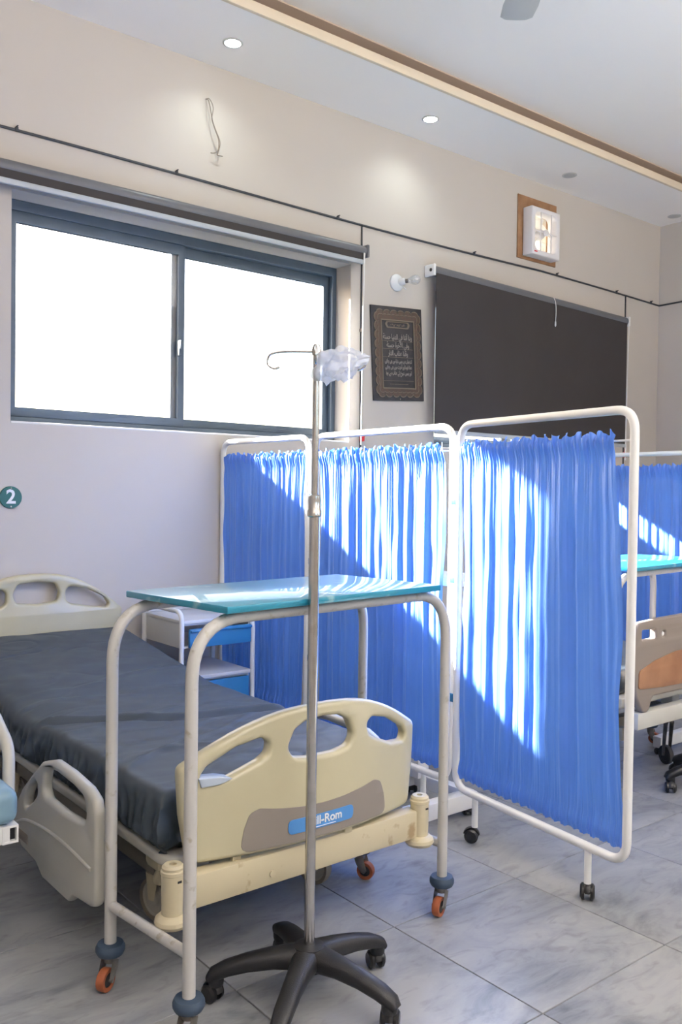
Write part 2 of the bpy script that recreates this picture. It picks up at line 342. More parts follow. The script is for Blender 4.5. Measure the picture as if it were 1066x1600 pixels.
# number disc
t = thing('number_sign', 'round green disc with a white number 2 on the wall above the bed', 'sign', (1.481, D, 1.36))
b = B(); b.lathe([(.054, -.008), (.056, -.004), (.056, .002)], (1.481, D-.002, 1.36), (0, 1, 0), 40); b.obj('disc', M['green'], t)
b = B(); b.text('2', .098, .002, lambda u, z, q: (1.481+u, D-.0115+q, 1.36+z), bold=.0022); b.obj('numeral', M['letter'], t)
for s in (-1, 1):
    b = B(); b.lathe([(.004, -.004), (.004, 0)], (1.481, D-.0095, 1.36+s*.046), (0, 1, 0), 8); b.obj('screw', M['chrome'], t)

# framed calligraphy plaque
ARA = {'ا': (0xFE8D, 2), 'آ': (0xFE81, 2), 'ب': (0xFE8F, 4), 'ت': (0xFE95, 4), 'ة': (0xFE93, 2), 'ح': (0xFEA1, 4), 'خ': (0xFEA5, 4), 'د': (0xFEA9, 2), 'ذ': (0xFEAB, 2), 'ر': (0xFEAD, 2), 'س': (0xFEB1, 4), 'ط': (0xFEC1, 4), 'ع': (0xFEC9, 4), 'ف': (0xFED1, 4), 'ق': (0xFED5, 4), 'ل': (0xFEDD, 4), 'م': (0xFEE1, 4), 'ن': (0xFEE5, 4), 'و': (0xFEED, 2), 'ي': (0xFEF1, 4), 'ک': (0xFB8E, 4), 'ہ': (0xFBA6, 4), 'ی': (0xFBFC, 4), 'ے': (0xFBAE, 2), 'ھ': (0xFBAA, 4), 'چ': (0xFB7A, 4), 'ں': (0xFB9E, 2)}
def shape_arabic(s):
    s = s.replace('لا', '\u0001').replace('لآ', '\u0002'); L = dict(ARA); L['\u0001'] = (0xFEFB, 2); L['\u0002'] = (0xFEF5, 2)
    out = []
    for i, ch in enumerate(s):
        if ch not in L: out.append(ch); continue
        base, n = L[ch]
        pv = i > 0 and s[i-1] in L and L[s[i-1]][1] == 4; nx = i < len(s)-1 and s[i+1] in L and n == 4
        out.append(chr(base + (3 if (pv and nx) else 1 if pv else 2 if nx else 0)))
    return ''.join(out[::-1])
t = thing('wall_plaque', 'dark brown calligraphy plaque with a bronze scalloped border between the two windows', 'plaque', (4.085, D, 2.36))
th = math.radians(3.7); PC = Vector((4.083, D, 2.3585))
def pf(u, z, q, y=.0): return (PC.x + u*math.cos(th)-z*math.sin(th), D-.008-y+q, PC.z + u*math.sin(th)+z*math.cos(th))
b = B(); b.plate(rect(-.2325, .2325, -.3175, .3175), [], .014, .002, lambda u, z, q: pf(u, z, q)); b.obj('board', M['poster'], t)
def scallop(hw, hh, nx, ny, r):
    out = []
    def side(a, bb, n):
        for k in range(n):
            c0 = Vector(a)+(Vector(bb)-Vector(a))*((k+.5)/n); d = (Vector(bb)-Vector(a)).normalized(); nn = Vector((d.y, -d.x)); R = (Vector(bb)-Vector(a)).length/n/2
            for j in range(9):
                A = PI*j/8; out.append(c0 - d*math.cos(A)*R*.98 + nn*math.sin(A)*r)
    side((-hw, -hh), (hw, -hh), nx); side((hw, -hh), (hw, hh), ny); side((hw, hh), (-hw, hh), nx); side((-hw, hh), (-hw, -hh), ny)
    return out
b = B(); b.plate(scallop(.190, .272, 6, 9, .020), [rect(-.148, .148, -.232, .224)], .004, .0005, lambda u, z, q: pf(u, z, q, .009)); bd = b.obj('border', M['bronze'], t)
b = B()
o1 = scallop(.192, .274, 6, 9, .022); o2 = scallop(.188, .270, 6, 9, .0195); b.plate(o1, [o2], .005, .0005, lambda u, z, q: pf(u, z, q, .011))
o1 = scallop(.175, .257, 9, 13, .008); o2 = scallop(.172, .254, 9, 13, .006); b.plate(o1, [o2], .005, .0005, lambda u, z, q: pf(u, z, q, .011))
b.plate(rect(-.153, .153, -.238, .229), [rect(-.145, .145, -.229, .221)], .006, .001, lambda u, z, q: pf(u, z, q, .012)); b.obj('border_line', M['gold'], bd)
b = B(); cart = fillet([(-.115, .198, 0), (-.10, .172, 0), (.10, .172, 0), (.115, .198, 0), (.10, .218, 0), (-.10, .218, 0)], .015, 4, True)
cart2 = fillet([(-.095, .198, 0), (-.088, .180, 0), (.088, .180, 0), (.095, .198, 0), (.088, .211, 0), (-.088, .211, 0)], .01, 4, True)
b.plate([(p.x, p.y) for p in cart], [[(p.x, p.y) for p in cart2]], .004, .0005, lambda u, z, q: pf(u, z, q, .009))
b.obj('cartouche', M['gold'], t)
for zz in (.086, .033, -.023, -.183):
    b = B(); b.plate(rect(-.138, .138, zz-.0012, zz+.0012), [], .003, 0, lambda u, z, q: pf(u, z, q, .008)); b.obj('ruling', M['gold'], t)
for body, zz, sz, wd in (('ربنا آتنا في الدنيا حسنة', .112, .050, .265), ('وفي الآخرة حسنة', .058, .050, .205), ('وقنا عذاب النار', .003, .048, .18),
        ('اے ہمارے رب ہمیں دنیا میں بھی بھلائی', -.050, .036, .245), ('عطا فرما اور آخرت میں بھی بھلائی', -.090, .036, .245), ('اور ہمیں دوزخ کے عذاب سے بچا', -.130, .036, .235)):
    body = body.replace('ئ', 'ی').replace('ز', 'ر')
    b = B(); bb = B(); bb.text(shape_arabic(body), sz, .002, lambda u, z, q: (u, z, q)); xs = [v.co.x for v in bb.bm.verts]; k = wd/(max(xs)-min(xs)); bb.bm.free()
    b.text(shape_arabic(body), sz, .002, lambda u, z, q, zz=zz, k=k: pf(u*k, z+zz, q, .0085), bold=.0008); b.obj('inscription', M['pale'], t)
b = B()
for q0 in range(9): b.box(pf(-.06+q0*.015, .195+.004*math.sin(q0*2.4), 0, .008), (.010, .002, .004+.005*(q0 % 3)))
for q0 in range(12): b.box(pf(-.08+q0*.0145, -.205, 0, .008), (.010, .002, .003))
b.obj('small_ornament', M['gold'], t)['kind'] = 'stuff'
b = B(); b.lathe([(.005, -.004), (.004, .004)], pf(0, -.307, 0, .01), (0, 1, 0), 8); b.obj('nail', M['chrome'], t)

# bulb holder
t = thing('wall_lampholder', 'white wall lampholder with a bare clear bulb above the plaque', 'lamp', (4.07, D, 2.84))
b = B(); b.lathe([(.058, 0), (.058, -.012), (.046, -.028), (.03, -.034), (.02, -.04)], (4.068, D, 2.842), (0, 1, 0), 28); b.obj('base', M['porcelain'], t)
ax = Vector((.75, -1, .12)).normalized(); c0 = Vector((4.068, D-.036, 2.842))
b = B(); b.lathe([(.017, -.01), (.024, .005), (.024, .032), (.02, .04)], c0, ax, 20); b.obj('socket', M['porcelain'], t)
b = B(); b.lathe([(.014, .035), (.014, .06)], c0, ax, 16); b.obj('cap', M['steel'], t)
b = B(); b.lathe([(.013, .058), (.018, .068), (.031, .092), (.034, .108), (.030, .126), (.018, .14), (.002, .145)], c0, ax, 20); b.obj('bulb', M['bulb'], t)
b = B(); b.lathe([(.004, 0), (.004, .05)], c0+Vector((.0, -.01, -.02)), Vector((.5, -.6, -.7)), 8); b.obj('switch', M['porcelain'], t)

# exhaust fan
t = thing('exhaust_fan', 'square white exhaust fan set in a raw wood surround high on the wall', 'fan', (5.53, D, 3.45))
b = B(); b.plate(rect(5.31, 5.775, 3.235, 3.72), [rect(5.39, 5.66, 3.295, 3.595)], .012, .002, lambda u, z, q: (u, D-.0065+q, z)); b.obj('surround', M['wood'], t)
b = B(); b.plate(rect(5.362, 5.70, 3.255, 3.62), [[(p.x, p.y) for p in fillet([(5.40, 3.295, 0), (5.66, 3.295, 0), (5.66, 3.585, 0), (5.40, 3.585, 0)], .05, 5, True)]], .10, .012, lambda u, z, q: (u, D-.062+q, z)); b.obj('housing', M['fanw'], t)
fc = Vector((5.53, D-.02, 3.44))
b = B(); b.lathe([(.04, -.03), (.04, .0), (.034, .03), (.01, .035)], fc+Vector((0, -.02, 0)), (0, -1, 0), 20); b.obj('hub', M['fanw'], t)
for k in range(5):
    A = 2*PI*k/5+.5; b = B()
    def f(u, v, A=A):
        r = .03+.10*u; a = A+(v-.5)*(.75+.35*u); return fc+Vector((r*math.cos(a), (v-.5)*.05-.005, r*math.sin(a)))
    b.grid(f, 6, 6); bmesh.ops.solidify(b.bm, geom=b.bm.faces[:], thickness=.003); b.obj('blade', M['fanblade'], t)
for x in (5.47, 5.59):
    b = B(); b.box((x, D-.105, 3.44), (.008, .008, .30), bev=.002); b.obj('grille_bar', M['fanw'], t)
b = B(); b.box((5.53, D-.102, 3.44), (.28, .006, .010), bev=.002); b.obj('grille_bar', M['fanw'], t)
b = B(); b.lathe([(.026, 0), (.022, -.012)], (5.53, D-.104, 3.44), (0, 1, 0), 16); b.obj('grille_boss', M['fanw'], t)
b = B(); b.box((5.405, D-.112, 3.278), (.036, .003, .010)); b.obj('name_plate', M['red'], t)
b = B()
for q0 in range(6): b.box((5.53, D+.16, 3.32+q0*.052), (.28, .05, .004), mx=Matrix.Rotation(-.7, 3, 'X'))
b.obj('louvre', M['fanblade'], t)

# downlights in the soffit
for x, y, on, lb in ((2.57, 4.20, 1, 'lit round ceiling downlight above the bright sliding window'), (4.08, 4.20, 1, 'lit round ceiling downlight above the calligraphy plaque'),
                     (5.60, 4.235, 0, 'unlit round ceiling downlight above the exhaust fan'), (7.10, 4.25, 0, 'unlit round ceiling downlight near the right wall corner')):
    t = thing('ceiling_downlight', lb, 'light', (x, y, ZS), 'round downlights in the dropped ceiling')
    b = B(); b.lathe([(.046, 0), (.056, -.002), (.056, -.006), (.046, -.008), (.044, -.004)], (x, y, ZS+.001), n=28, closed=True); b.obj('trim_ring', M['ring'], t)
    b = B(); b.lathe([(.045, -.001), (.044, -.006)], (x, y, ZS), n=28); b.obj('diffuser', M['lamp'] if on else M['lampoff'], t)
    if on:
        l = bpy.data.lights.new('downlight_beam', 'SPOT'); l.energy = 10; l.spot_size = math.radians(140); l.spot_blend = .9; l.shadow_soft_size = .04; l.color = (.9, 1, .95)
        o = bpy.data.objects.new('downlight_beam', l); COL.objects.link(o); o.location = (x, y, ZS-.03)

# ceiling fan: only one blade tip reaches into view
t = thing('ceiling_fan', 'white ceiling fan blade tip at the top edge of the picture', 'fan', (2.74, 2.17, ZC))
hc = Vector((2.74, 2.17, 3.6))
b = B(); b.lathe([(.02, .42), (.05, .40), (.05, .36), (.012, .34), (.012, .08), (.09, .06), (.11, .0), (.1, -.05), (.03, -.07)], hc, n=28); b.obj('motor', M['ceil'], t)
for k in range(3):
    A = math.atan2(.50, .40)+2*PI*k/3; d = Vector((math.cos(A), math.sin(A), 0)); n_ = Vector((-d.y, d.x, 0)); b = B()
    b.loft([hc+d*r+Vector((0, 0, .0)) for r in (.1, .2, .24, .4, .60, .70, .72)], [(.02, .004), (.03, .004), (.062, .004), (.068, .004), (.080, .004), (.074, .004), (.05, .003)], 12, upv=Vector((0, 0, 1))); b.obj('blade', M['ring'], t)

# ------------------------------------------------------------------ casters
def fork_caster(par, x, y, ztop, ang, bumper=True, wr=.032, tread='orange'):
    d = Vector((math.cos(ang), math.sin(ang), 0)); n_ = Vector((-d.y, d.x, 0)); c = Vector((x, y, 0))
    b = B(); b.lathe([(.018, ztop-.05), (.02, ztop-.035), (.012, ztop-.03), (.012, ztop)], (x, y, 0), n=14)
    wc = c + d*.022 + Vector((0, 0, wr+.001))
    for s in (-1, 1):
        p = [c+n_*s*.018+Vector((0, 0, ztop-.043)), c+d*.006+n_*s*.019+Vector((0, 0, ztop-.06)), wc+n_*s*.019]
        b.loft(p, [(.017, .0025), (.017, .0025), (.012, .0025)], 8, upv=n_)
    b.lathe([(.005, -.024), (.005, .024)], wc, n_, 8)
    ca = b.obj('caster', M['steel'], par)
    b = B(); b.lathe([(wr*.62, -.011), (wr*.96, -.012), (wr, -.008), (wr, .008), (wr*.96, .012), (wr*.62, .011)], wc, n_, 24, closed=True); b.obj('wheel', M[tread], ca)
    b = B(); b.lathe([(wr*.2, -.013), (wr*.6, -.009), (wr*.63, 0), (wr*.6, .009), (wr*.2, .013)], wc, n_, 18); b.obj('hub', M['dark'], ca)
    if bumper:
        b = B(); b.lathe([(.02, ztop-.03), (.036, ztop-.028), (.041, ztop-.018), (.041, ztop-.008), (.036, ztop+.002), (.02, ztop+.004)], (x, y, 0), n=24); b.obj('bumper_disc', M['bumper'], ca)
def twin_caster(par, x, y, ztop, ang, r=.026):
    d = Vector((math.cos(ang), math.sin(ang), 0)); n_ = Vector((-d.y, d.x, 0)); wc = Vector((x, y, 0)) + d*.012 + Vector((0, 0, r+.001))
    b = B(); b.lathe([(.008, r+.01), (.008, ztop)], (x, y, 0), n=10)
    hood = [wc+Vector((0, 0, 0))+d*(math.cos(a)*(r+.003))+Vector((0, 0, math.sin(a)*(r+.004))) for a in [PI*(.05+.09*k) for k in range(11)]]
    b.loft(hood, (.011, .003), 8, upv=Vector((0, 0, 1))); b.box(wc+Vector((0, 0, r*.35)), (.03, .02, r*1.2), ang, .004)
    ca = b.obj('caster', M['black'], par)
    for s in (-1, 1):
        b = B(); b.lathe([(r*.2, s*.024), (r*.75, s*.025), (r, s*.019), (r, s*.010), (r*.5, s*.009)], wc, n_, 20); b.obj('wheel', M['blackg'], ca)

# ------------------------------------------------------------------ overbed table
TB = Vector((1.09, 1.945, 0)); dx = Vector((.9935, .114, 0)).normalized(); dy = Vector((-dx.y, dx.x, 0)); TL, TD = 1.025, .375
def tp(u, v, z): return TB + dx*u + dy*v + Vector((0, 0, z))
ob = thing('overbed_table', 'overbed table with worn teal top on white tube legs straddling the cream bed', 'table', TB+dx*TL/2+dy*TD/2, 'overbed tables with teal tops')
zt = 1.075
for v in (0, TD):
    b = B(); b.tube(fillet([tp(0, v, .12), tp(0, v, zt), tp(TL, v, zt), tp(TL, v, .12)], .155, 10), .0168, 16); b.obj('tube_hoop', M['chip'], ob)
for u in (0, TL):
    b = B(); b.tube([tp(u, .004, .235), tp(u, TD-.004, .235)], .0145, 14); b.obj('stretcher', M['chip'], ob)
b = B(); b.box(tp(TL/2-.005, TD/2+.005, zt+.0265), (TL-.16, TD+.10, .019), math.atan2(dx.y, dx.x), .003); b.obj('tabletop', M['teal'], ob)
b = B(); b.box(tp(.20, TD-.02, zt+.012), (.16, .05, .010), math.atan2(dx.y, dx.x), .002); b.obj('corner_brace', M['rust'], ob)
for u, v, a in ((0, 0, 3.6), (0, TD, 3.7), (TL, 0, 3.5), (TL, TD, 5.2)):
    p = tp(u, v, 0); fork_caster(ob, p.x, p.y, .125, a)
ob2 = dup(ob, None, (2.40, .36, 0), 'far overbed table with teal top behind the large blue screen and grey bed'); ob2.scale = (1.13, 1, .975)

# ------------------------------------------------------------------ IV stand
def iv_stand(cx, cy, label, group, bag, a0=145):
    r = thing('drip_stand', label, 'drip stand', (cx, cy, 0), group)
    b = B(); b.lathe([(.02, .09), (.048, .095), (.05, .13), (.042, .155), (.024, .16)], (cx, cy, 0), n=28)
    for k in range(5):
        A = math.radians(a0-72*k); d = Vector((math.cos(A), math.sin(A), 0)); c = Vector((cx, cy, 0))
        b.loft([c+d*q+Vector((0, 0, z)) for q, z in ((.0, .124), (.05, .124), (.10, .121), (.17, .110), (.225, .096), (.262, .080), (.276, .066))],
               [(.045, .033), (.037, .031), (.031, .027), (.027, .023), (.026, .02), (.024, .017), (.018, .010)], 14, power=2.6, upv=Vector((0, 0, 1)))
        b.lathe([(.020, .050), (.022, .058), (.022, .085)], c+d*.255, n=14)
    b.obj('star_base', M['black'], r)
    for k in range(5):
        A = math.radians(a0-72*k); twin_caster(r, cx+.255*math.cos(A), cy+.255*math.sin(A), .075, A+rnd.uniform(-2, 2))
    b = B(); b.tube([(cx, cy, .14), (cx, cy, 1.36)], .0145, 20); b.obj('pole', M['chrome'], r)
    b = B(); b.lathe([(.016, 1.335), (.02, 1.338), (.02, 1.352), (.0175, 1.356), (.0185, 1.38), (.0175, 1.392), (.012, 1.396)], (cx, cy, 0), n=20); b.lathe([(.006, 0), (.006, .03), (.01, .032), (.01, .045)], (cx, cy, 1.365), (.8, .6, 0), 10); b.obj('clamp_collar', M['chrome'], r)
    b = B(); b.tube([(cx, cy, 1.37), (cx, cy, 1.795)], .0095, 16); b.obj('inner_pole', M['chrome'], r)
    b = B(); b.lathe([(.013, 1.775), (.014, 1.79), (.008, 1.805)], (cx, cy, 0), n=14); b.obj('top_cap', M['chrome'], r)
    for k in range(4):
        A = math.radians(142+90*k); d = Vector((math.cos(A), math.sin(A), 0)); c = Vector((cx, cy, 1.785))
        b = B(); b.tube(catmull([c, c+d*.05, c+d*.10+Vector((0, 0, -.002)), c+d*.128+Vector((0, 0, -.012)), c+d*.132+Vector((0, 0, -.035)), c+d*.115+Vector((0, 0, -.047)), c+d*.10+Vector((0, 0, -.043))], 5, False), .0032, 8); b.obj('hook', M['chrome'], r)
    return r
iv = iv_stand(1.453, 1.925, 'chrome drip stand on a black five arm base in front of the cream bed', 'drip stands on star bases', True)
# crumpled clear plastic bag caught on the hooks
b = B()
bc = Vector((1.503, 1.878, 1.755)); bmesh.ops.create_icosphere(b.bm, subdivisions=5, radius=1)
dv = Vector((.78, -.62, 0))
for v in b.bm.verts:
    n1 = v.co.normalized(); q = n1*3.2
    q = Vector((n1.x*1.7, n1.y*1.7, n1.z*1.2)); k = 1+.45*noise.noise(q*1.3) + .16*abs(noise.noise(q*3.1+Vector((3, 1, 7)))) + .05*noise.noise(q*8)
    a = n1.dot(dv); side = n1.dot(Vector((.62, .78, 0)))
    v.co = bc + dv*(a*.066*k) + Vector((.62, .78, 0))*(side*.030*k) + Vector((0, 0, n1.z*(.038-.016*a)*k + .010*a + (.018*min(0, noise.noise(Vector((a*7, side*5, 2)))) if n1.z < -.2 else 0)))
tag(b.obj('plastic_bag', M['poly'], None, 60), 'crumpled clear plastic bag caught on the hooks of the chrome drip stand', 'bag')
iv2 = iv_stand(4.075, 2.14, 'partly hidden black star base of a drip stand at the right edge', 'drip stands on star bases', False, 150)

# ------------------------------------------------------------------ main hospital bed
bed = thing('hospital_bed', 'cream hospital bed with taupe and blue badge on its footboard', 'bed', (1.6, 3.25, 0), 'hospital beds with their heads to the wall')
CX, HW = 1.605, .44
def bowy(u): return 2.065+.075*(u/HW)**2
def fbf(T0): return lambda u, z, t: (CX+u, bowy(u)+T0+t, z)
def arch(hw, zb, zsh, zpk, r=.03, rb=.03, n=24):
    top = [(-hw+2*hw*k/n, zsh+(zpk-zsh)*math.cos(PI/2*abs(-1+2*k/n)**1.25)) for k in range(n+1)]
    pts = [(-hw+.03, zb), (hw-.03, zb)] + [(hw-.008, (zb+zsh)/2)] + [(x, z) for x, z in reversed(top)] + [(-hw+.008, (zb+zsh)/2)]
    f = fillet([(x, z, 0) for x, z in pts], [rb, rb, 0]+[r]+[0]*(n-1)+[r]+[0], 6, True)
    return [(p.x, p.y) for p in f]
def soft(pts, n=5): return [(p.x, p.y) for p in fillet([(x, z, 0) for x, z in pts], pts and .03, n, True)]
cuts = [-.42+.04*k for k in range(22)]
fo = arch(HW, .372, .640, .776)
h1 = soft([(-.385, .612), (-.365, .640), (-.285, .684), (-.205, .703), (-.182, .685), (-.188, .655), (-.215, .636), (-.305, .600), (-.375, .592)])
h2 = soft([(-.102, .630), (-.125, .66), (-.100, .712), (-.06, .732), (.0, .737), (.06, .732), (.100, .712), (.125, .66), (.102, .630), (.05, .622), (-.05, .622)])
h3 = [(-x, z) for x, z in h1][::-1]
b = B(); b.plate(fo, [h1, h2, h3], .042, .013, fbf(.021), cuts); foot = b.obj('footboard', M['cream'], bed, 50)
gp = [(-.275, .383), (-.262, .45), (-.245, .492), (-.215, .502), (-.16, .492), (-.08, .483), (0, .480), (.08, .483), (.16, .492), (.215, .502), (.245, .492), (.262, .45), (.275, .383)]
b = B(); b.plate(soft(gp, 4), [], .003, .0006, fbf(-.0005), cuts); b.obj('inlay_panel', M['inlay'], foot)
bg_ = [(p.x, p.y) for p in fillet([(-.125, .408, 0), (.118, .408, 0), (.118, .450, 0), (-.125, .450, 0)], .017, 6, True)]
b = B(); b.plate(bg_, [], .003, .0006, fbf(-.0030), cuts); b.obj('badge', M['badge'], foot)
b = B(); b.text('Hill-Rom', .036, .0014, lambda u, z, t: (CX+.004+u, bowy(u+.004)-.0052+t, .432+z), bold=.0007, cuts=cuts)
b.plate(rect(-.06, .045, .4125, .4142), [], .0014, 0, lambda u, z, t: (CX+u, bowy(u)-.0052+t, z), cuts); b.obj('lettering', M['letter'], foot)
b = B(); b.plate([(-.392, .610), (-.385, .585), (-.335, .588), (-.300, .601), (-.33, .608)], [], .05, .002, fbf(.018)); fs = b.obj('folded_strip', M['strip'], foot); fs['label'] = 'pale blue folded strip'
HCX = 1.592
ho = arch(.462, .45, .775, .975)
g1 = soft([(-.385, .80), (-.36, .84), (-.27, .885), (-.175, .905), (-.150, .885), (-.152, .835), (-.175, .815), (-.28, .795), (-.375, .782)])
g2 = soft([(-.105, .83), (-.118, .88), (-.095, .925), (0, .935), (.095, .925), (.118, .88), (.105, .83), (0, .822)])
b = B(); b.plate(ho, [g1, g2, [(-x, z) for x, z in g1][::-1]], .042, .013, lambda u, z, t: (HCX+u, 4.445+t, z)); b.obj('headboard', M['cream'], bed, 50)
b = B(); b.box((1.584, 2.118, .312), (.885, .055, .092), bev=.006)
b.obj('foot_beam', M['creamold'], bed)
b = B()
for u in (-.27, .12): b.box((CX+u, bowy(u)+.03, .366), (.03, .022, .03), bev=.003)
b.lathe([(.01, -.006), (.01, 0)], (1.44, 2.0905, .30), (0, 1, 0), 10); b.obj('footboard_lug', M['creamold'], bed)
for x in (1.128, 2.042):
    b = B(); b.lathe([(.029, .25), (.030, .30), (.031, .376), (.033, .378), (.033, .386), (.030, .389), (.030, .396), (.024, .402), (.010, .402), (.010, .36)], (x, 2.105, 0), n=28); bp = b.obj('bumper', M['creamold'], bed)
    b = B(); b.lathe([(.012, .236), (.043, .238), (.049, .248), (.047, .258), (.036, .268), (.029, .27)], (x, 2.105, 0), n=28); b.obj('bumper_flange', M['creamold'], bp)
    b = B(); b.box((x+.004, 2.075, .362), (.012, .003, .006)); b.obj('mark', M['dark'], bp)
# deck tray with rounded corners
tray = [(p.x, p.y) for p in fillet([(1.165, 2.195, 0), (2.035, 2.195, 0), (2.035, 4.40, 0), (1.165, 4.40, 0)], .09, 8, True)]
b = B(); b.plate(tray, [], .036, .012, lambda u, v, t: (u, v, .351+t)); b.obj('deck', M['cream2'], bed)
b = B(); b.box((1.30, 3.2, .315), (.05, 1.9, .05), bev=.004); b.box((1.90, 3.2, .315), (.05, 1.9, .05), bev=.004)
for y in (2.45, 3.2, 3.95): b.box((1.6, y, .305), (.56, .05, .04), bev=.004)
b.obj('upper_frame', M['cream2'], bed)
b = B()
for x in (1.32, 1.88): b.box((x, 3.2, .20), (.05, 1.5, .06), bev=.004)
for y in (2.52, 3.85): b.box((1.6, y, .205), (.61, .05, .05), bev=.004)
b.box((1.6, 3.2, .245), (.10, .9, .06), bev=.01); b.obj('base_frame', M['frame'], bed)
for x in (1.23, 1.97):
    for y in (2.42, 4.0):
        b = B(); b.box((x+(.04 if x < 1.6 else -.04), y, .30), (.10, .09, .09), bev=.018); b.tube(fillet([(x+(.05 if x < 1.6 else -.05), y, .28), (x+(.03 if x < 1.6 else -.03), y+.03, .20), (x+(.09 if x < 1.6 else -.09), y+.08, .18)], .03), .018, 10); b.obj('lift_column', M['creamold'], bed)
for x, y in ((1.335, 2.60), (1.905, 2.50), (1.335, 3.9), (1.905, 3.9)):
    n_ = Vector((1, .25, 0)).normalized(); c = Vector((x, y, .071))
    b = B(); b.lathe([(.02, .12), (.02, .18)], (x, y, 0), n=12)
    for s in (-1, 1): b.loft([c+n_*s*.022+Vector((0, 0, .085)), c+n_*s*.024], [(.03, .004), (.014, .004)], 8, upv=n_)
    b.box(c+Vector((0, 0, .088)), (.05, .06, .012), bev=.003); ca = b.obj('caster', M['creamold'], bed)
    b = B(); b.lathe([(.056, -.014), (.068, -.015), (.07, -.008), (.07, .008), (.068, .015), (.056, .014)], c, n_, 32, closed=True); b.obj('tyre', M['frame'], ca)
    b = B(); b.lathe([(.012, -.018), (.02, -.016), (.026, -.007), (.05, -.006), (.057, -.012), (.057, .012), (.05, .006), (.026, .007), (.02, .016), (.012, .018)], c, n_, 28); b.obj('wheel', M['wheelgrey'], ca)
# side rails (lowered)
RO = [(2.392, .30), (2.396, .470), (2.412, .508), (2.470, .530), (2.60, .543), (2.728, .545), (2.831, .515), (2.92, .452), (3.01, .384), (3.066, .322), (3.085, .255), (3.055, .205), (3.02, .176), (2.88, .168), (2.82, .136), (2.60, .138), (2.565, .170), (2.44, .184), (2.40, .196)]
RH1 = [(2.815, .432), (2.800, .490), (2.755, .510), (2.700, .514), (2.56, .507), (2.485, .494), (2.466, .45), (2.478, .424), (2.53, .411), (2.65, .404), (2.79, .408)]
RH2 = [(2.985, .315), (2.975, .36), (2.945, .405), (2.89, .440), (2.868, .43), (2.868, .40), (2.91, .365)]
def rail(x, sgn):
    f3 = lambda P, r: [(p.x, p.y) for p in fillet([(a, c, 0) for a, c in P], r, 5, True)]
    b = B(); b.plate(f3(RO, .03), [f3(RH1, .025), f3(RH2, .02)], .036, .014, lambda u, z, t: (x+sgn*t, u, z)); rl = b.obj('side_rail', M['cream2'], bed, 50)
    xo = x-sgn*.018
    b = B(); b.tube(catmull([(xo, 3.06, .25), (xo, 2.97, .283), (xo, 2.84, .303), (xo, 2.70, .313), (xo, 2.55, .310), (xo, 2.425, .300)], 5, False), .006, 8); b.obj('ridge', M['cream2'], rl)
    b = B(); b.box((xo-sgn*.001, 2.99, .222), (.003, .085, .032), bev=.001); b.obj('plate', M['inlay'], rl)
    for y in (2.55, 2.85):
        b = B(); b.box((x+sgn*.065, y, .30), (.10, .035, .02), bev=.004); b.box((x+sgn*.025, y, .33), (.02, .035, .10), bev=.004); b.obj('rail_arm', M['frame'], rl)
rail(1.052, 1); rail(2.125, -1)

